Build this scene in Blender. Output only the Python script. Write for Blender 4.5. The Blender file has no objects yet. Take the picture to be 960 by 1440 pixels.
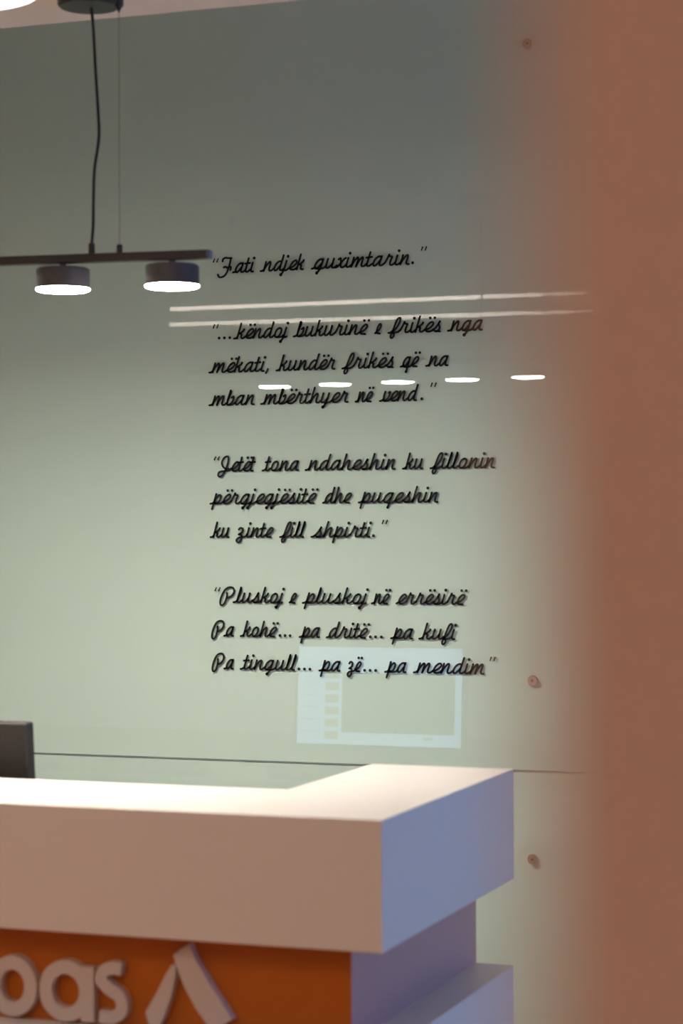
import bpy, bmesh, math
from mathutils import Matrix, Vector

# ------------------------------------------------------------------ camera, world, exposure
S = bpy.context.scene
COL = S.collection
cam_d = bpy.data.cameras.new('camera')
cam = bpy.data.objects.new('camera', cam_d)
COL.objects.link(cam)
S.camera = cam
cam_d.sensor_fit = 'VERTICAL'
cam_d.sensor_height = 36.0
cam_d.sensor_width = 24.0
cam_d.lens = 75.67
cam_d.clip_start = 0.02
cam_d.clip_end = 60
R3 = Matrix(((0.9399, 0.0062, 0.3415), (0.3416, -0.0075, -0.9398), (-0.0033, 1.0, -0.0091)))
q = R3.to_quaternion(); q.normalize()
cam.matrix_world = Matrix.Translation((0, 0, 1.55)) @ q.to_matrix().to_4x4()
cam_d.dof.use_dof = True
cam_d.dof.focus_distance = 4.95
cam_d.dof.aperture_fstop = 3.7

S.view_settings.view_transform = 'Standard'
S.view_settings.look = 'None'
S.view_settings.exposure = 0.0
S.view_settings.gamma = 1.0
S.view_settings.use_curve_mapping = False
S.cycles.max_bounces = 10
S.cycles.diffuse_bounces = 6
S.cycles.transparent_max_bounces = 16
S.cycles.use_denoising = True
S.cycles.use_adaptive_sampling = False
S.cycles.sample_clamp_indirect = 6.0
S.cycles.caustics_reflective = False
S.cycles.caustics_refractive = False

W = bpy.data.worlds.new('daylight')
S.world = W
W.use_nodes = True
bg = W.node_tree.nodes['Background']
bg.inputs['Color'].default_value = (0.11, 0.37, 1.0, 1)
bg.inputs['Strength'].default_value = 6.8

# light portal exactly filling the daylight window in the right wall (guides sampling, gives no light itself)
WX, WY0, WY1, WZ0, WZ1 = 2.6, 2.3, 4.2, 0.55, 2.15
pl = bpy.data.lights.new('window_portal', 'AREA'); pl.shape = 'RECTANGLE'
pl.size = WZ1 - WZ0; pl.size_y = WY1 - WY0
pl.cycles.is_portal = True
po = bpy.data.objects.new('window_portal', pl); COL.objects.link(po)
po.location = (WX + 0.13, (WY0 + WY1) / 2, (WZ0 + WZ1) / 2)
po.rotation_euler = (0, math.pi / 2, 0)

LAMP_L = 275.0      # radiance of the pendant lamps' diffusers
STRIP_L = 18.0     # LED profiles in the ceiling
BACK_L = 11.5      # added unseen fill lights behind the photographer
DISC_L = 8.0

# ------------------------------------------------------------------ materials
def rgb(c):
    return (c[0], c[1], c[2], 1)

def mat(name, col, rough=0.5, metal=0.0, spec=0.5, vary=0.0, scale=8.0, bump=0.0, bscale=60.0, coat=0.0):
    m = bpy.data.materials.new(name); m.use_nodes = True
    nt = m.node_tree; b = nt.nodes['Principled BSDF']
    b.inputs['Base Color'].default_value = rgb(col)
    b.inputs['Roughness'].default_value = rough
    b.inputs['Metallic'].default_value = metal
    b.inputs['Specular IOR Level'].default_value = spec
    b.inputs['Coat Weight'].default_value = coat
    tc = nt.nodes.new('ShaderNodeTexCoord')
    if vary:
        n = nt.nodes.new('ShaderNodeTexNoise'); n.inputs['Scale'].default_value = scale
        n.inputs['Detail'].default_value = 4
        nt.links.new(tc.outputs['Object'], n.inputs['Vector'])
        r = nt.nodes.new('ShaderNodeValToRGB')
        r.color_ramp.elements[0].color = rgb([x * (1 - vary) for x in col])
        r.color_ramp.elements[1].color = rgb([min(1, x * (1 + vary)) for x in col])
        nt.links.new(n.outputs['Fac'], r.inputs['Fac'])
        nt.links.new(r.outputs['Color'], b.inputs['Base Color'])
    if bump:
        n2 = nt.nodes.new('ShaderNodeTexNoise'); n2.inputs['Scale'].default_value = bscale
        nt.links.new(tc.outputs['Object'], n2.inputs['Vector'])
        bp = nt.nodes.new('ShaderNodeBump'); bp.inputs['Strength'].default_value = bump
        bp.inputs['Distance'].default_value = 0.002
        nt.links.new(n2.outputs['Fac'], bp.inputs['Height'])
        nt.links.new(bp.outputs['Normal'], b.inputs['Normal'])
    return m

def emit(name, col, strength):
    m = bpy.data.materials.new(name); m.use_nodes = True
    nt = m.node_tree; nt.nodes.clear()
    e = nt.nodes.new('ShaderNodeEmission'); o = nt.nodes.new('ShaderNodeOutputMaterial')
    e.inputs['Color'].default_value = rgb(col); e.inputs['Strength'].default_value = strength
    nt.links.new(e.outputs[0], o.inputs['Surface'])
    return m

def glass(name, tint, ior=1.52):
    # architectural glass: clear tinted sheet with mirror reflection on its outer faces
    m = bpy.data.materials.new(name); m.use_nodes = True
    nt = m.node_tree; nt.nodes.clear()
    o = nt.nodes.new('ShaderNodeOutputMaterial')
    mx = nt.nodes.new('ShaderNodeMixShader')
    tr = nt.nodes.new('ShaderNodeBsdfTransparent'); tr.inputs['Color'].default_value = rgb(tint)
    gl = nt.nodes.new('ShaderNodeBsdfGlossy'); gl.inputs['Roughness'].default_value = 0.0
    gl.inputs['Color'].default_value = (0.92, 0.98, 1.0, 1)
    fr = nt.nodes.new('ShaderNodeFresnel'); fr.inputs['IOR'].default_value = ior
    ge = nt.nodes.new('ShaderNodeNewGeometry')
    su = nt.nodes.new('ShaderNodeMath'); su.operation = 'SUBTRACT'; su.inputs[0].default_value = 1.0
    mu = nt.nodes.new('ShaderNodeMath'); mu.operation = 'MULTIPLY'
    nt.links.new(ge.outputs['Backfacing'], su.inputs[1])
    nt.links.new(fr.outputs['Fac'], mu.inputs[0]); nt.links.new(su.outputs[0], mu.inputs[1])
    nt.links.new(mu.outputs[0], mx.inputs['Fac'])
    nt.links.new(tr.outputs[0], mx.inputs[1]); nt.links.new(gl.outputs[0], mx.inputs[2])
    nt.links.new(mx.outputs[0], o.inputs['Surface'])
    return m

def wood_mat():
    m = mat('warm_oak', (0.5, 0.27, 0.12), 0.4)
    nt = m.node_tree; b = nt.nodes['Principled BSDF']
    tc = nt.nodes.new('ShaderNodeTexCoord'); mp = nt.nodes.new('ShaderNodeMapping')
    mp.inputs['Scale'].default_value = (1, 12, 1)
    n = nt.nodes.new('ShaderNodeTexNoise'); n.inputs['Scale'].default_value = 3; n.inputs['Detail'].default_value = 8
    r = nt.nodes.new('ShaderNodeValToRGB')
    r.color_ramp.elements[0].color = (0.42, 0.21, 0.10, 1); r.color_ramp.elements[0].position = 0.3
    r.color_ramp.elements[1].color = (0.66, 0.38, 0.20, 1); r.color_ramp.elements[1].position = 0.75
    nt.links.new(tc.outputs['Object'], mp.inputs['Vector']); nt.links.new(mp.outputs[0], n.inputs['Vector'])
    nt.links.new(n.outputs['Fac'], r.inputs['Fac']); nt.links.new(r.outputs['Color'], b.inputs['Base Color'])
    return m

M = dict(
    white=mat('white_solid_surface', (0.76, 0.72, 0.66), 0.42, bump=0.03, bscale=200),
    backwall=mat('pale_green_painted_back', (0.745, 0.825, 0.765), 0.7, vary=0.02, scale=2),
    paint=mat('cream_wall_paint', (0.80, 0.70, 0.60), 0.8, bump=0.1),
    ceiling=mat('ceiling_paint', (0.86, 0.76, 0.68), 0.85),
    pillar=mat('terracotta_wall_paint', (0.88, 0.70, 0.58), 0.85, vary=0.04, scale=5, bump=0.15),
    floor=wood_mat(),
    orange=mat('orange_laminate', (0.47, 0.12, 0.003), 0.4),
    core=mat('white_laminate_purple_light', (0.48, 0.27, 0.27), 0.4),  # white panel; the purplish light it reflects is put into the colour
    black=mat('matt_black_metal', (0.018, 0.017, 0.018), 0.45),
    capmat=mat('blue_grey_cap', (0.10, 0.13, 0.22), 0.3),
    shade=mat('dark_grey_metal', (0.05, 0.05, 0.055), 0.45),
    rubber=mat('black_cable', (0.012, 0.008, 0.008), 0.6),
    steel=mat('brushed_steel', (0.55, 0.45, 0.40), 0.3, 1.0),
    seal=mat('dark_joint_seal', (0.30, 0.37, 0.33), 0.9, spec=0.1),
    wire=mat('steel_wire', (0.22, 0.17, 0.14), 0.45, 0.8),
    ink=mat('black_vinyl', (0.012, 0.010, 0.010), 0.6, spec=0.2),
    plastic=mat('dark_plastic', (0.014, 0.011, 0.010), 0.5, bump=0.05),
    letter=mat('white_acrylic', (0.62, 0.56, 0.52), 0.45),
    frame=mat('white_window_frame', (0.75, 0.77, 0.8), 0.4),
    paper=mat('paper', (0.85, 0.83, 0.78), 0.8),
    note=mat('pale_yellow_card', (0.80, 0.68, 0.36), 0.8),
    alu=mat('aluminium_profile', (0.7, 0.7, 0.7), 0.35, 0.9),
    panel=glass('clear_float_glass', (0.945, 0.978, 0.955)),
    lamp=emit('lamp_diffuser_light', (1.0, 0.90, 0.80), LAMP_L),
    led=emit('led_profile_light', (1.0, 0.80, 0.66), STRIP_L),
    back=emit('added_fill_light', (1.0, 0.78, 0.63), BACK_L),
    disc=emit('round_light', (1.0, 0.92, 0.86), DISC_L),
    scr=emit('screen_interface', (0.46, 0.68, 1.0), 4.6),
    scr_dark=emit('screen_dark_slide', (0.5, 0.75, 0.6), 0.7),
    scr_thumb=emit('screen_thumbnail', (0.7, 0.8, 0.6), 1.6),
    scr_line=emit('screen_text_line', (0.5, 0.66, 0.9), 2.6),
)

# ------------------------------------------------------------------ mesh helpers
def obj(name, bm, m, parent=None, smooth=False):
    me = bpy.data.meshes.new(name)
    bmesh.ops.recalc_face_normals(bm, faces=bm.faces)
    bm.to_mesh(me); bm.free()
    me.materials.append(M[m])
    if smooth:
        for p in me.polygons: p.use_smooth = True
        try: me.set_sharp_from_angle(angle=math.radians(35))
        except Exception: pass
    o = bpy.data.objects.new(name, me); COL.objects.link(o)
    if parent is not None: o.parent = parent
    return o

def thing(name, label, cat, loc, group=None):
    o = bpy.data.objects.new(name, None); COL.objects.link(o)
    o.location = loc; o.empty_display_size = 0.05
    o['label'] = label; o['category'] = cat
    if group: o['group'] = group
    return o

def tag(o, label, cat, group=None):
    o['label'] = label; o['category'] = cat
    if group: o['group'] = group
    return o

def struct(o):
    o['kind'] = 'structure'; return o

def box(bm, x0, x1, y0, y1, z0, z1, bev=0.0):
    r = bmesh.ops.create_cube(bm, size=1)
    vs = r['verts']
    for v in vs:
        v.co = Vector(((x0 + x1) / 2 + v.co.x * (x1 - x0), (y0 + y1) / 2 + v.co.y * (y1 - y0), (z0 + z1) / 2 + v.co.z * (z1 - z0)))
    if bev:
        es = list({e for v in vs for e in v.link_edges})
        bmesh.ops.bevel(bm, geom=es, offset=bev, segments=2, profile=0.5, affect='EDGES')

def B(*a, **k):
    bm = bmesh.new(); box(bm, *a, **k); return bm

def prism_z(pts, z0, z1, bev=0.0):
    bm = bmesh.new()
    a = [bm.verts.new((x, y, z0)) for x, y in pts]; b = [bm.verts.new((x, y, z1)) for x, y in pts]
    bm.faces.new(a[::-1]); bm.faces.new(b)
    n = len(pts)
    for i in range(n): bm.faces.new((a[i], a[(i + 1) % n], b[(i + 1) % n], b[i]))
    if bev: bmesh.ops.bevel(bm, geom=list(bm.edges), offset=bev, segments=2, profile=0.5, affect='EDGES')
    return bm

def prism_y(bm, pts, y0, y1):
    a = [bm.verts.new((x, y0, z)) for x, z in pts]; b = [bm.verts.new((x, y1, z)) for x, z in pts]
    bm.faces.new(a); bm.faces.new(b[::-1])
    n = len(pts)
    for i in range(n): bm.faces.new((a[i], b[i], b[(i + 1) % n], a[(i + 1) % n]))

def lathe(prof, c=(0, 0, 0), seg=48, axis='z', cap=True):
    bm = bmesh.new(); rings = []
    for r, h in prof:
        ring = []
        for i in range(seg):
            t = 2 * math.pi * i / seg
            p = (r * math.cos(t), r * math.sin(t), h) if axis == 'z' else (r * math.cos(t), h, r * math.sin(t))
            ring.append(bm.verts.new((c[0] + p[0], c[1] + p[1], c[2] + p[2])))
        rings.append(ring)
    for a, b in zip(rings, rings[1:]):
        for i in range(seg): bm.faces.new((a[i], a[(i + 1) % seg], b[(i + 1) % seg], b[i]))
    if cap: bm.faces.new(rings[0][::-1]); bm.faces.new(rings[-1])
    return bm

def catmull(pts, n=8):
    if len(pts) < 3: return [tuple(p) for p in pts]
    P = [pts[0]] + list(pts) + [pts[-1]]
    out = []
    for i in range(1, len(P) - 2):
        p0, p1, p2, p3 = P[i - 1], P[i], P[i + 1], P[i + 2]
        for k in range(n):
            t = k / n
            out.append(tuple(0.5 * (2 * b + (c - a) * t + (2 * a - 5 * b + 4 * c - d) * t * t + (3 * b - a - 3 * c + d) * t ** 3)
                             for a, b, c, d in zip(p0, p1, p2, p3)))
    out.append(tuple(pts[-1]))
    return out

def tube(pts, r, seg=10):
    bm = bmesh.new(); rings = []
    for i, p in enumerate(pts):
        a = Vector(pts[max(i - 1, 0)]); b = Vector(pts[min(i + 1, len(pts) - 1)])
        d = (b - a).normalized()
        u = d.cross(Vector((0, 1, 0.01))).normalized(); v = d.cross(u)
        rings.append([bm.verts.new(Vector(p) + r * (math.cos(2 * math.pi * k / seg) * u + math.sin(2 * math.pi * k / seg) * v)) for k in range(seg)])
    for a, b in zip(rings, rings[1:]):
        for k in range(seg): bm.faces.new((a[k], a[(k + 1) % seg], b[(k + 1) % seg], b[k]))
    bm.faces.new(rings[0][::-1]); bm.faces.new(rings[-1])
    return bm

def ribbon(bm, pts, r, y0, y1, caps=True, closed=False):
    """a pen stroke in the XZ plane, as a solid of even width between two depths"""
    L, Rr = [], []
    n = len(pts)
    for i in range(n):
        a = pts[(i - 1) % n] if closed else pts[max(i - 1, 0)]
        b = pts[(i + 1) % n] if closed else pts[min(i + 1, n - 1)]
        dx, dz = b[0] - a[0], b[1] - a[1]; l = math.hypot(dx, dz) or 1
        nx, nz = -dz / l * r, dx / l * r
        L.append((pts[i][0] + nx, pts[i][1] + nz)); Rr.append((pts[i][0] - nx, pts[i][1] - nz))
    V = [[bm.verts.new((x, y, z)) for x, z in side] for side in (L, Rr) for y in (y0, y1)]
    l0, l1, r0, r1 = V
    m = n if closed else n - 1
    for i in range(m):
        j = (i + 1) % n
        bm.faces.new((l0[i], r0[i], r0[j], l0[j])); bm.faces.new((l1[i], l1[j], r1[j], r1[i]))
        bm.faces.new((l0[i], l0[j], l1[j], l1[i])); bm.faces.new((r0[i], r1[i], r1[j], r0[j]))
    if not closed:
        bm.faces.new((l0[0], l1[0], r1[0], r0[0])); bm.faces.new((l0[-1], r0[-1], r1[-1], l1[-1]))
        if caps:
            for p in (pts[0], pts[-1]): disc(bm, p, r, y0, y1)

def disc(bm, c, r, y0, y1, seg=14):
    prism_y(bm, [(c[0] + r * math.cos(2 * math.pi * k / seg), c[1] + r * math.sin(2 * math.pi * k / seg)) for k in range(seg)], y0, y1)

# ------------------------------------------------------------------ the room
YW = 4.7065          # wall behind the glass
YG = 4.700          # front face of the glass
CZ = 2.510         # lowered ceiling
CE = 3.622          # its far edge, over the desk
XL, XR, YF = -6.5, WX, -3.2
struct(obj('floor', B(XL - .1, XR + .1, YF - .1, YW + .1, -0.1, 0), 'floor'))
struct(obj('ceiling', B(XL, XR, YF, CE, CZ, CZ + 0.12), 'ceiling'))
struct(obj('ceiling', B(XL - .1, XR + .1, YF - .1, YW + .1, 3.0, 3.1), 'ceiling'))
struct(obj('wall_back', B(XL - .1, XR + .1, YW, YW + .12, 0, 3.0), 'backwall'))
struct(obj('wall_front', B(XL - .1, XR + .1, YF - .12, YF, 0, 3.0), 'paint'))
struct(obj('wall_left', B(XL - .12, XL, YF, YW, 0, 3.0), 'paint'))
bm = bmesh.new()
box(bm, XR, XR + .14, YF, WY0, 0, 3.0); box(bm, XR, XR + .14, WY1, YW, 0, 3.0)
box(bm, XR, XR + .14, WY0, WY1, 0, WZ0); box(bm, XR, XR + .14, WY0, WY1, WZ1, 3.0)
struct(obj('wall_right', bm, 'paint'))
bm = bmesh.new()
for y0, y1 in ((WY0, WY0 + .05), (WY1 - .05, WY1), ((WY0 + WY1) / 2 - .025, (WY0 + WY1) / 2 + .025)):
    box(bm, XR + .03, XR + .09, y0, y1, WZ0, WZ1)
for z0, z1 in ((WZ0, WZ0 + .05), (WZ1 - .05, WZ1)): box(bm, XR + .03, XR + .09, WY0, WY1, z0, z1)
win = struct(obj('window_1', bm, 'frame'))
gl = obj('pane', B(XR + .055, XR + .063, WY0 + .04, WY1 - .04, WZ0 + .04, WZ1 - .04), 'panel', win)
# near pillar at the photographer's shoulder; partition end seen only as a reflection
struct(obj('wall_near', B(-0.0655, 0.20, 0.245, 0.52, 0, CZ), 'pillar'))
struct(obj('wall_partition', B(XL, -3.58, 1.55, 1.69, 0, CZ), 'paint'))
struct(obj('baseboard_back', B(XL, XR, YW - .015, YW, 0, 0.08), 'frame'))

# ------------------------------------------------------------------ pen lettering
# glyphs: unslanted pen strokes, x-height 1; 'x' = exit stroke towards the next letter, 'd' = dots, 'w' = advance
EXI = lambda x: [(x, .3), (x + .06, .07), (x + .2, 0), (x + .38, .05), (x + .56, .24)]
BOWL = [(.64, .86), (.54, .98), (.36, .98), (.12, .74), (.02, .36), (.09, .06), (.24, .0), (.42, .16), (.62, .52)]
G = {
 'i': dict(s=[[(0, 1), (0, .3)]], x=EXI(0), d=[(.02, 1.5, .15)], w=.6),
 'u': dict(s=[[(0, 1), (0, .3), (.06, .06), (.2, 0), (.4, .12), (.6, .5)], [(.6, 1), (.6, .3)]], x=EXI(.6), w=1.2),
 'n': dict(s=[[(0, 1), (0, 0)], [(0, .05), (.12, .5), (.34, .92), (.48, .98), (.54, .8), (.54, .3)]], x=EXI(.54), w=1.14),
 'm': dict(s=[[(0, 1), (0, 0)], [(0, .05), (.1, .5), (.3, .92), (.42, .98), (.48, .8), (.48, .0)], [(.48, .05), (.58, .5), (.78, .92), (.9, .98), (.96, .8), (.96, .3)]], x=EXI(.96), w=1.56),
 'r': dict(s=[[(0, .24), (.1, .62), (.2, 1.14)], [(.2, 1.14), (.3, .95), (.55, .9), (.53, .6), (.52, .3)]], x=EXI(.52), w=1.1),
 'a': dict(s=[BOWL, [(.68, 1), (.64, .3)]], x=EXI(.64), w=1.22),
 'd': dict(s=[BOWL, [(.68, 1.65), (.64, .3)]], x=EXI(.64), w=1.22),
 'g': dict(s=[BOWL, [(.68, 1), (.64, .1), (.56, -.25), (.42, -.5)]], x=[(.2, .0), (.55, -.06), (.85, -.02), (1.1, .07), (1.24, .24)], b=[(.42, -.5, .15)], w=1.24),
 'q': dict(s=[BOWL, [(.68, 1), (.6, -.58)]], x=[(.2, .0), (.55, -.06), (.85, -.02), (1.1, .07), (1.24, .24)], b=[(.6, -.56, .125)], w=1.24),
 'j': dict(s=[[(0, 1), (-.02, .1), (-.1, -.25), (-.22, -.5)]], x=[(-.15, -.02), (.1, -.04), (.34, .02), (.58, .24)], b=[(-.22, -.5, .15)], d=[(.02, 1.5, .15)], w=.62),
 'y': dict(s=[[(0, 1), (0, .3), (.06, .06), (.2, 0), (.4, .12), (.6, .5)], [(.6, 1), (.58, .1), (.5, -.25), (.36, -.5)]], x=[(.46, -.1), (.7, -.04), (1.0, .05), (1.18, .24)], b=[(.36, -.5, .15)], w=1.18),
 'o': dict(s=[[(.36, 1.0), (.12, .84), (.02, .48), (.09, .12), (.3, -.01), (.53, .15), (.63, .52), (.58, .86), (.36, 1.0)]], x=[(.28, -.01), (.56, -.02), (.86, .03), (1.12, .24)], w=1.14),
 'e': dict(s=[[(-.02, .16), (.2, .26), (.46, .46), (.62, .75), (.54, .97), (.34, .99), (.12, .74), (.02, .36), (.12, .07), (.28, .0)]], x=[(.28, .0), (.5, .0), (.7, .08), (.86, .24)], w=.88),
 't': dict(s=[[(0, 1.5), (0, .3)], [(-.24, .92), (.3, .98)]], x=EXI(0), w=.66),
 'l': dict(s=[[(.02, 1.65), (0, .3)], [(.02, 1.6), (.1, 1.3), (.06, .8), (0, .35)]], x=EXI(0), w=.62),
 'k': dict(s=[[(0, 1.65), (0, 0)], [(.5, 1.0), (.46, .84), (.28, .64), (.04, .52)], [(.06, .53), (.3, .5), (.38, .42), (.38, .3)]], x=EXI(.38), w=1.0),
 'h': dict(s=[[(0, 1.65), (0, 0)], [(0, .05), (.12, .5), (.34, .92), (.48, .98), (.54, .8), (.54, .3)]], x=EXI(.54), w=1.14),
 'b': dict(s=[[(0, 1.6), (0, .3), (.08, .04), (.26, .0), (.5, .25), (.56, .65), (.5, .92), (.32, .78)], [(0, 1.6), (.1, 1.4), (.06, .9), (0, .5)]], x=[(.26, .0), (.5, .0), (.72, .06), (.9, .24)], w=.94),
 'f': dict(s=[[(.05, .1), (.3, .5), (.46, 1.0), (.46, 1.42), (.34, 1.62), (.18, 1.5), (.1, 1.1), (.04, .3), (-.04, -.3), (.06, -.55), (.22, -.5), (.28, -.25), (.14, -.02)]], x=[(.0, .02), (.3, .0), (.6, .06), (.82, .24)], w=.84),
 's': dict(s=[[(-.02, .12), (.2, .5), (.38, 1.02)], [(.38, 1.06), (.34, .8), (.5, .5), (.56, .25), (.44, .04), (.2, .02)]], x=[(.2, .0), (.56, .0), (.8, .06), (.98, .24)], w=1.0),
 'p': dict(s=[[(0, 1.08), (0, -.6)], [(0, .1), (.12, .6), (.34, .95), (.52, .9), (.6, .6), (.5, .18), (.3, .08), (.08, .12)]], x=[(0, .03), (.4, .0), (.75, .02), (.95, .08), (1.06, .24)], w=1.08),
 'v': dict(s=[[(0, 1), (-.02, .5), (.08, .05), (.28, .02), (.5, .35), (.58, .75), (.54, .98), (.42, .86)]], x=[(.14, .0), (.5, .0), (.7, .06), (.88, .24)], w=.9),
 'x': dict(s=[[(-.04, .88), (.1, 1.0), (.2, .8), (.34, .2)], [(.66, 1.0), (.5, .86), (.1, .14), (-.14, .0)]], x=[(.34, .2), (.44, .02), (.6, .0), (.76, .06), (.92, .24)], w=.96),
}
RAW = {  # capitals and z, drawn already slanted
 'F': dict(s=[[(.53, 1.3), (.6, 1.56), (.86, 1.68), (1.12, 1.64), (1.5, 1.62)], [(1.42, 1.62), (1.33, 1.1), (1.14, .42), (.84, -.2), (.46, -.46), (.14, -.42), (.02, -.16)], [(.66, .62), (.86, .68), (1.06, .54), (1.36, .68), (1.42, .5), (1.36, .3)]], w=1.84),
 'J': dict(s=[[(1.2, .28), (.98, .2), (.6, .5), (.46, .95), (.7, 1.45), (1.04, 1.64), (1.2, 1.5), (1.14, .9), (.86, .1), (.5, -.48), (.18, -.62), (.02, -.42), (.18, -.1), (.7, .0), (1.2, .06), (1.52, .3)]], w=1.56),
 'P': dict(s=[[(.72, 1.06), (.72, .7), (.56, .1), (.38, -.24), (.16, -.34), (.02, -.14), (.08, .38), (.3, .98), (.6, 1.46), (.98, 1.66), (1.34, 1.6), (1.46, 1.3), (1.38, .96), (1.12, .64), (.8, .48), (.68, .5)]], w=1.72),
 'z': dict(s=[[(.18, .84), (.34, 1.0), (.56, .96), (.63, .76), (.5, .48), (.16, .3)], [(.16, .3), (.44, .24), (.5, .02), (.4, -.36), (.18, -.6), (-.04, -.52), (-.08, -.3), (.16, -.08), (.5, .0)]], x=[(.5, 0), (.74, .02), (.94, .1), (1.06, .3)], w=1.04),
}
SH = 0.27; U = 0.0212; PEN = 0.00235; BX = 0.93; EX = 0.86

def word_strokes(word):
    """-> strokes [(points, smooth)], dots [(x, z, r)] in x-height units, slant applied"""
    st, dots, x = [], [], 0.0
    word = [c for c in word]
    for i, ch in enumerate(word):
        dia = ch == 'ë'
        c = 'e' if dia else ch
        raw = c in RAW
        g = RAW[c] if raw else G[c]
        sh = 0 if raw else SH
        bx = 1.0 if raw else BX
        T = lambda p, x=x, sh=sh, bx=bx: (x + p[0] * bx + sh * p[1], p[1])
        first = i == 0 or (word[i - 1] in 'PF')
        last = i == len(word) - 1
        if first and not raw:
            foot = [(-.34, .0), (-.16, .03), (.0, .18)]
            if c == 'e': foot = [(-.2, .02), (-.08, .09), (.02, .17)]
            if c in 'gaqdo': foot = [(-.22, .0), (-.06, .04), (.1, .16)]
            st.append(catmull([T(p) for p in foot], 4))
        for s in g['s']: st.append(catmull([T(p) for p in s], 7))
        if 'x' in g:
            e = g['x']
            if last: e = e[:3] + [(e[2][0] + .14, e[2][1] + .0)] if c not in 'gqjypz' else e[:2] + [(e[2][0] * .96, e[2][1])]
            if last and c in 'eosbvf': e = e[:2] + [(e[1][0] + .16, -.03)]
            e0 = e[0][0]
            st.append(catmull([(x + e0 * bx + (p[0] - e0) * (1 if raw else EX) + sh * p[1], p[1]) for p in e], 5))
        for d in g.get('d', []): dots.append((*T(d), d[2]))
        for d in g.get('b', []): dots.append((*T(d), d[2] * 1.1))
        if dia:
            for dx in (.12, .60): dots.append((*T((dx, 1.46)), .135))
        x += g['w'] if raw else g['x'][0][0] * bx + (g['w'] - g['x'][0][0]) * EX
    return st, dots

LINES = [
    (2.1647, [('Fati', -2.0203, -1.9255), ('ndjek', -1.911, -1.7972), ('guximtarin', -1.7819, -1.5389)], [('.', -1.532), ('"', -1.5055), ('“', -2.024)]),
    (2.0079, [('këndoj', -1.9793, -1.8413), ('bukurinë', -1.8279, -1.6402), ('e', -1.6259, -1.6068), ('frikës', -1.5933, -1.4646), ('nga', -1.4501, -1.3652)], [('.', -2.0153), ('.', -2.0016), ('.', -1.9879), ('“', -2.0245)]),
    (1.9292, [('mëkati', -2.0431, -1.8991), ('kundër', -1.8716, -1.7217), ('frikës', -1.707, -1.5786), ('që', -1.5639, -1.5163), ('na', -1.5028, -1.4464)], [(',', -1.8937)]),
    (1.8514, [('mban', -2.0434, -1.9247), ('mbërthyer', -1.9108, -1.6898), ('në', -1.6747, -1.6291), ('vend', -1.6149, -1.5181)], [('.', -1.5109), ('"', -1.4836)]),
    (1.6944, [('Jetët', -2.0212, -1.9221), ('tona', -1.9076, -1.8129), ('ndaheshin', -1.799, -1.5751), ('ku', -1.5596, -1.5084), ('fillonin', -1.493, -1.338)], [('“', -2.0227)]),
    (1.6174, [('përgjegjësitë', -2.0413, -1.7689), ('dhe', -1.7558, -1.6815), ('puqeshin', -1.6676, -1.472)], []),
    (1.5380, [('ku', -2.041, -1.9897), ('zinte', -1.9747, -1.877), ('fill', -1.8637, -1.7968), ('shpirti', -1.7853, -1.637)], [('.', -1.6297), ('"', -1.6025)]),
    (1.3839, [('Pluskoj', -2.0169, -1.8541), ('e', -1.8403, -1.8191), ('pluskoj', -1.807, -1.646), ('në', -1.6364, -1.5901), ('errësirë', -1.5764, -1.4081)], [('“', -2.0218)]),
    (1.3042, [('Pa', -2.0384, -1.9786), ('kohë', -1.9645, -1.8691), ('pa', -1.8152, -1.7618), ('dritë', -1.7476, -1.6429), ('pa', -1.5898, -1.5339), ('kufi', -1.5215, -1.433)], [('.', -1.8625), ('.', -1.8497), ('.', -1.8369), ('.', -1.6382), ('.', -1.625), ('.', -1.6111)]),
    (1.2266, [('Pa', -2.0373, -1.9794), ('tingull', -1.965, -1.8203), ('pa', -1.7663, -1.7111), ('zë', -1.6965, -1.6592), ('pa', -1.6045, -1.5501), ('mendim', -1.535, -1.3645)], [('.', -1.8148), ('.', -1.8011), ('.', -1.7876), ('.', -1.6523), ('.', -1.6389), ('.', -1.6253), ('"', -1.3459)]),
]

# ------------------------------------------------------------------ glass cladding panels on standoffs
XP0, XP1 = -4.2, -1.05
def glass_panel(label, z0, z1):
    o = obj('glass_panel', B(XP0, XP1, YG, YG + .0045, z0, z1), 'panel')
    return tag(o, label, 'glass panel')
upper = glass_panel('large upper glass wall panel printed with black handwritten quotations', 1.0123, 2.86)
lower = glass_panel('lower glass wall panel under the thin joint, partly behind the white desk', 0.15, 1.0107)
s = obj('joint_seal', B(XP0, XP1, YG + .0005, YG + .0045, 1.0108, 1.0122), 'seal', upper); s['label'] = 'thin dark joint line'
def standoff(x, z, parent):
    bm = lathe([(.0085, .0065), (.0085, .0), (.0085, -.001), (.0115, -.001), (.0115, -.006), (.0105, -.0075), (.004, -.0075)], (x, YG, z), 28, 'y')
    s = obj('standoff_bolt', bm, 'steel', parent, True)
    bm = lathe([(.003, -.0074), (.003, -.0082)], (x, YG, z), 16, 'y')
    obj('hex_socket', bm, 'black', s)
for x, z, p in ((-1.2569, 2.6486, upper), (-1.2514, 1.2137, upper), (-4.0, 2.6486, upper), (-4.0, 1.2137, upper), (-1.2531, .8127, lower), (-4.0, .8127, lower), (-1.2531, .35, lower), (-4.0, .35, lower)):
    standoff(x, z, p)

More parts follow.
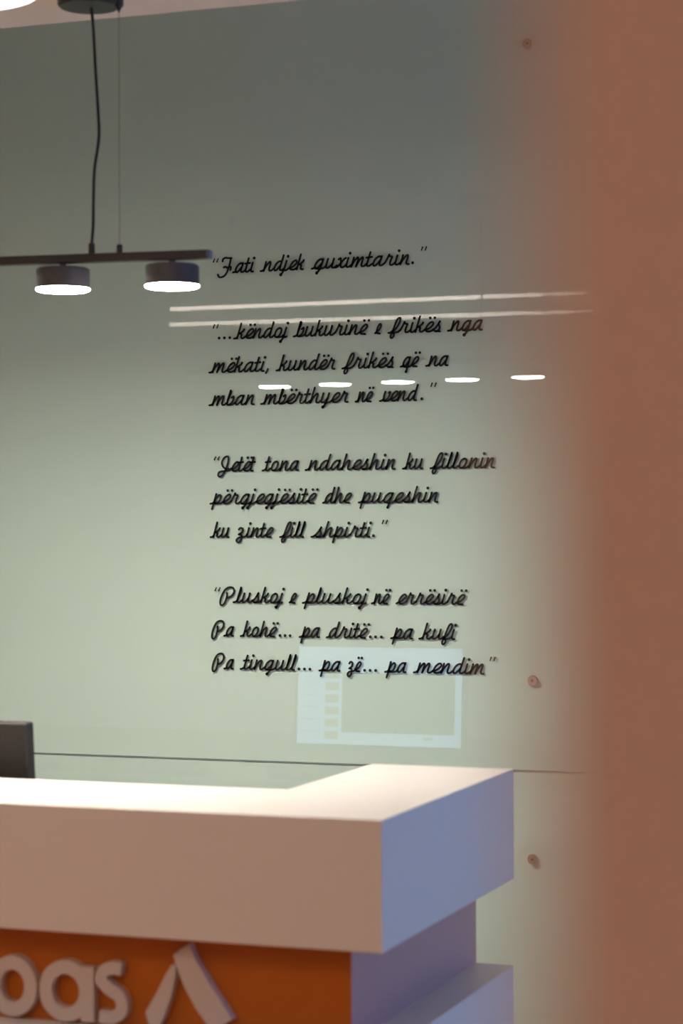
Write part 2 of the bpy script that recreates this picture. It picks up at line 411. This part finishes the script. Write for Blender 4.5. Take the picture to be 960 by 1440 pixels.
Y0, Y1 = YG - .0007, YG - .0001
for base, words, punct in LINES:
    bm = bmesh.new()
    for w, x0, x1 in words:
        st, dots = word_strokes(w)
        xs = [p[0] for s in st for p in s] + [d[0] for d in dots if d[1] < 1.2]
        lo, hi = min(xs), max(xs)
        k = (x1 - x0 - 2 * PEN) / (hi - lo)
        X = lambda v: x0 + PEN + (v - lo) * k
        for s in st:
            ribbon(bm, [(X(p[0]), base + p[1] * U) for p in s], PEN, Y0, Y1)
        for d in dots: disc(bm, (X(d[0]), base + d[1] * U), d[2] * U * 1.12, Y0, Y1)
    for c, x in punct:
        if c == '.': disc(bm, (x, base + .12 * U), .165 * U, Y0, Y1)
        elif c == ',': ribbon(bm, [(x + .12 * U, base + .2 * U), (x + .02 * U, base - .05 * U), (x - .12 * U, base - .25 * U)], PEN * .9, Y0, Y1)
        elif c == '“':
            for dx in (-.27, .17):
                ribbon(bm, [(x + (dx + .16) * U, base + 1.62 * U), (x + dx * U, base + 1.28 * U)], PEN * .55, Y0, Y1)
                disc(bm, (x + (dx + .02) * U, base + 1.3 * U), PEN * .85, Y0, Y1)
        else:
            for dx in (-.25, .19):
                ribbon(bm, [(x + (dx + .14) * U, base + 1.78 * U), (x + dx * U, base + 1.42 * U)], PEN * .6, Y0, Y1)
                disc(bm, (x + (dx + .13) * U, base + 1.76 * U), PEN * .8, Y0, Y1)
    obj('text_line', bm, 'ink', upper)

# ------------------------------------------------------------------ reception desk
DX, DY0, DY1 = -1.0166, 2.966, 3.682
DL = -4.1
LX, LY = -1.2816, 3.268          # inner corner of the L-shaped ledge
ZT, ZB, ZL = 1.13, 0.936, 0.785
desk = thing('reception_desk', 'white L-shaped reception desk with stepped blocks and orange recessed front', 'desk', (-2.4, 3.3, 0))
def dpart(name, bm, m, par=desk, **k):
    o = obj(name, bm, m, par, **k)
    if par is desk: o.location = (2.4, -3.3, 0)
    return o
dpart('counter_block', prism_z([(DL, DY0), (DX, DY0), (DX, DY1), (LX, DY1), (LX, LY), (DL, LY)], ZB, ZT, bev=.0016), 'white')
bm = bmesh.new(); box(bm, -1.22, -1.086, 3.026, DY1 - .001, ZL, ZB)
o = dpart('side_panel', bm, 'core'); o['label'] = 'white recessed side panel, coloured with its purplish reflected light'
o = dpart('front_panel', B(DL, -1.0862, 3.0258, 3.2, ZL, ZB), 'orange'); o['label'] = 'orange recessed front panel'
dpart('lower_block', prism_z([(DL, DY0), (DX, DY0), (DX, DY1 - .006), (LX, DY1 - .006), (LX, 3.22), (DL, 3.22)], 0.08, ZL, bev=.0016), 'white')
dpart('plinth', prism_z([(DL, DY0 + .05), (DX - .05, DY0 + .05), (DX - .05, DY1 - .03), (LX, DY1 - .03), (LX, 3.2), (DL, 3.2)], 0, 0.08), 'black')
dpart('work_surface', B(DL, LX, 3.22, 3.98, .735, .76, bev=.002), 'white')
dpart('end_support', B(DL, DL + .03, 3.25, 3.95, 0, .735), 'white')
dpart('end_support', B(LX - .04, LX - .012, 3.68, 3.95, 0, .735), 'white')

# raised lettering and emblem on the orange front
YS0, YS1 = 3.009, 3.0262
def ell(cx, cz, rx, rz, n=48): return [(cx + rx * math.cos(2 * math.pi * i / n), cz + rz * math.sin(2 * math.pi * i / n)) for i in range(n)]
bm = bmesh.new(); ribbon(bm, ell(-1.6466, .8377, .0320, .0368), .0108, YS0, YS1, closed=True)
dpart('letter', bm, 'letter')
bm = bmesh.new(); ribbon(bm, ell(-1.5536, .8363, .0350, .0368), .0108, YS0, YS1, closed=True)
ribbon(bm, [(-1.5155, .8755), (-1.5155, .7905)], .0108, YS0 + .0002, YS1, caps=False)
dpart('letter', bm, 'letter')
bm = bmesh.new()
ribbon(bm, catmull([(-1.4578, .8749), (-1.476, .8766), (-1.4898, .8687), (-1.4912, .855), (-1.4775, .8436), (-1.462, .8344), (-1.4566, .8204), (-1.4612, .8069), (-1.4762, .8), (-1.4954, .8011)], 6), .0098, YS0, YS1, caps=False)
dpart('letter', bm, 'letter')
em = bmesh.new()
prism_y(em, catmull([(-1.369, .904), (-1.3565, .9137), (-1.3431, .9219), (-1.3321, .8982), (-1.3189, .878), (-1.3035, .8556), (-1.2882, .8345), (-1.272, .8123), (-1.2883, .8022), (-1.3059, .7928), (-1.3323, .8253), (-1.35, .8544), (-1.3632, .884)], 1), YS0, YS1)
dpart('emblem_stroke', em, 'letter')
em = bmesh.new()
prism_y(em, [(-1.3722, .8883), (-1.3655, .8855), (-1.3664, .8716), (-1.3736, .8406), (-1.3872, .805), (-1.3962, .79), (-1.4052, .7906), (-1.4105, .7951), (-1.4163, .813), (-1.3969, .8451), (-1.3825, .8726)], YS0, YS1)
dpart('emblem_stroke', em, 'letter')

# ------------------------------------------------------------------ monitor (its lit screen shows as a reflection in the glass)
mon = thing('computer_monitor', 'black computer monitor seen from behind at left end of white counter', 'monitor', (-2.070, 3.46, .76))
mw, mh = .535, .318
zc, yc = 1.060, 3.387          # screen centre
tilt = math.radians(4.5)
def monT(bm):
    bmesh.ops.transform(bm, matrix=Matrix.Translation((0, yc - 3.46, zc - .76)) @ Matrix.Rotation(tilt, 4, 'X'), verts=bm.verts)
    return bm
bm = B(-mw / 2, mw / 2, -.028, .0, -mh / 2, mh / 2, bev=.004); body = obj('housing', monT(bm), 'plastic', mon)
bm = B(-.16, .16, -.05, -.028, -.11, .09, bev=.008); obj('rear_cover', monT(bm), 'plastic', body)
bm = B(-mw / 2 + .012, mw / 2 - .012, .0, .0012, -mh / 2 + .018, mh / 2 - .012); scr = obj('screen', monT(bm), 'scr', mon)
scr['label'] = 'lit pale blue screen'
# the screen's interface: x runs so that the sidebar is at the viewer's right
def ui(x0, x1, z0, z1, m, d=.0004):
    return monT(B(x0, x1, .0012, .0012 + d, z0, z1)), m
b_, m_ = ui(-.115, .235, -.105, .072, 'scr_dark')
obj('slide_image', b_, m_, scr)
for k in range(6):
    b_, m_ = ui(-.168, -.125, .078 - k * .036 - .024, .078 - k * .036, 'scr_thumb'); obj('slide_thumbnail', b_, m_, scr)
    b_, m_ = ui(-.245, -.185, .075 - k * .036, .078 - k * .036, 'scr_line'); obj('menu_row', b_, m_, scr)
b_, m_ = ui(.14, .17, -.122, -.115, 'scr_dark'); obj('taskbar_icon', b_, m_, scr)
obj('stand_neck', B(-.025, .025, -.135, -.10, .01, .28, bev=.003), 'plastic', mon)
obj('stand_foot', B(-.11, .11, -.17, .06, 0, .012, bev=.004), 'plastic', mon)

# ------------------------------------------------------------------ desk clutter behind the ledge (only reflected)
def clutter(name, bm, m, label, cat, loc, rz=0, group=None):
    o = obj(name, bm, m); o.location = loc; o.rotation_euler = (0, 0, rz); return tag(o, label, cat, group)
clutter('note_box', B(-.034, .034, -.034, .034, 0, .115, bev=.002), 'note', 'pale yellow card box on work surface, left one mirrored beside joint', 'box', (-2.497, 3.55, .76), .2)
clutter('card_holder', B(-.04, .04, -.02, .02, 0, .10, bev=.002), 'note', 'yellow card holder mirrored in glass right of the yellow box', 'card holder', (-2.405, 3.55, .76), -.1)

def paper_stack(loc, rz, label):
    bm = bmesh.new()
    for k in range(4): 
        n0 = len(bm.verts); box(bm, -.105, .105, -.148, .148, k * .002, k * .002 + .0015)
        bm.verts.ensure_lookup_table()
        bmesh.ops.rotate(bm, verts=bm.verts[n0:], cent=(0, 0, 0), matrix=Matrix.Rotation(.05 * k, 3, 'Z'))
    clutter('paper_stack', bm, 'paper', label, 'papers', loc, rz)
paper_stack((-2.75, 3.62, .76), .3, 'fanned stack of white papers lying on the work surface')

# ------------------------------------------------------------------ pendant light
# built along its own bar: local x runs along the bar, origin under the canopy
PR = math.atan2(.12, 1.0)
PX, PY = -1.788, 3.460
pend = thing('pendant_light', 'black linear pendant with five round spot heads over the white desk', 'pendant light', (PX, PY, CZ))
pend.rotation_euler = (0, 0, PR)
def pp(name, bm, m, par=pend, smooth=False):
    bmesh.ops.translate(bm, verts=bm.verts, vec=(0, 0, -CZ))
    return obj(name, bm, m, par, smooth)
BZ0, BZ1 = 1.55 + .4830, 1.55 + .4985
XE = .2765
pp('bar', B(-.92, XE - .005, -.011, .011, BZ0, BZ1, bev=.0012), 'black')
e = pp('end_cap', B(XE - .005, XE, -.011, .011, BZ0, BZ1, bev=.0012), 'capmat'); e['label'] = 'blue-grey end cap'
pp('end_cap', B(-.925, -.92, -.011, .011, BZ0, BZ1, bev=.0012), 'shade')
CA = .0545
pp('canopy', lathe([(.056, 0), (.056, -.014), (.052, -.0185), (.01, -.0195)], (CA - .004, 0, CZ), 48), 'black', smooth=True)
cz0, cz1 = CZ - .019, 1.55 + .514
cab = catmull([(CA + .0005 + d, 0, cz0 - h) for d, h in ((0, 0), (.0035, .035), (.0075, .11), (.0125, .19), (.0135, .235), (.0055, .29), (.0035, .34), (.0025, .39))] + [(CA, 0, cz1)], 6)
pp('power_cable', tube(cab, .0029), 'rubber', smooth=True)
pp('cable_gland', lathe([(.0058, 0), (.0058, .018), (.0045, .021), (.003, .021)], (CA, 0, BZ1 - .001), 20), 'black', smooth=True)
for x in (.107, -.76):
    pp('suspension_wire', tube([(x, 0, CZ - .02), (x, 0, BZ1)], .0006, 6), 'wire')
    pp('wire_gripper', lathe([(.0052, 0), (.0052, .014), (.0042, .0165), (.001, .0165)], (x, 0, BZ1 - .001), 20), 'black', smooth=True)
    pp('ceiling_anchor', lathe([(.0085, 0), (.0085, -.018), (.003, -.026), (.001, -.031)], (x, 0, CZ), 24), 'black', smooth=True)
for k in range(5):
    x = .2051 - .2051 * k
    h = 1.55 + .0087
    head = pp('spot_head', lathe([(.006, BZ0 - h + .001), (.006, .466), (.044, .466), (.0475, .4635), (.0480, .46), (.0480, .4315), (.0492, .4285), (.0470, .4285), (.0455, .432), (.0455, .4335)], (x, 0, h), 48), 'shade', smooth=True)
    dbm = lathe([(.0468, .4330), (.0478, .4285), (.0465, .4264), (.0430, .4253), (.0360, .4250), (.001, .4250)], (x, 0, h - CZ), 40)
    obj('diffuser', dbm, 'lamp', head, True)

# ------------------------------------------------------------------ ceiling lights
def strip(y, x0, xg, x1, rot, label):
    t = thing('led_profile', label, 'ceiling light', (xg, y, CZ)); t.rotation_euler = (0, 0, rot)
    for a, b in ((x0 - xg, -.008), (.008, x1 - xg)):
        obj('profile', B(a, b, -.053, .053, -.012, -.0005), 'alu', t)
        obj('diffuser', B(a + .002, b - .002, -.043, .043, -.0135, -.0119), 'led', t)
strip(1.03, -5.6, -2.165, -.9, -.02, 'upper white ceiling light line mirrored in the glass')
strip(.33, -5.6, -2.347, -.9, -.06, 'lower white ceiling light line mirrored in the glass')
t = thing('drum_pendant', 'round white glowing drum pendant cut off at the top left corner', 'pendant light', (-1.497, 2.567, CZ))
DZ = 2.29 - CZ
obj('drum', lathe([(.12, DZ + .001), (.12, DZ + .07), (.004, DZ + .07)], (0, 0, 0), 64), 'ceiling', t, True)
obj('diffuser', lathe([(.119, DZ + .002), (.119, DZ), (.001, DZ - .001)], (0, 0, 0), 64), 'disc', t)
obj('stem', lathe([(.006, DZ + .07), (.006, -.015)], (0, 0, 0), 16), 'black', t)
obj('canopy', lathe([(.045, 0), (.045, -.016), (.006, -.018)], (0, 0, 0), 32), 'ceiling', t, True)
for i, (x, y) in enumerate(((-.9, -1.3), (.15, -1.5))):  # unseen fill lights, added to brighten the near pillar's camera side
    t = thing('added_fill_light', ('added unseen round fill light further to the left behind the photographer', 'added unseen round fill light further to the right behind the near pillar')[i], 'ceiling light', (x, y, CZ), 'added fill lights')
    obj('rim', lathe([(.215, 0), (.215, -.02), (.2, -.02), (.2, 0)], (0, 0, 0), 48, cap=False), 'alu', t, True)
    obj('diffuser', lathe([(.2, -.004), (.2, -.018), (.001, -.02)], (0, 0, 0), 48), 'back', t)
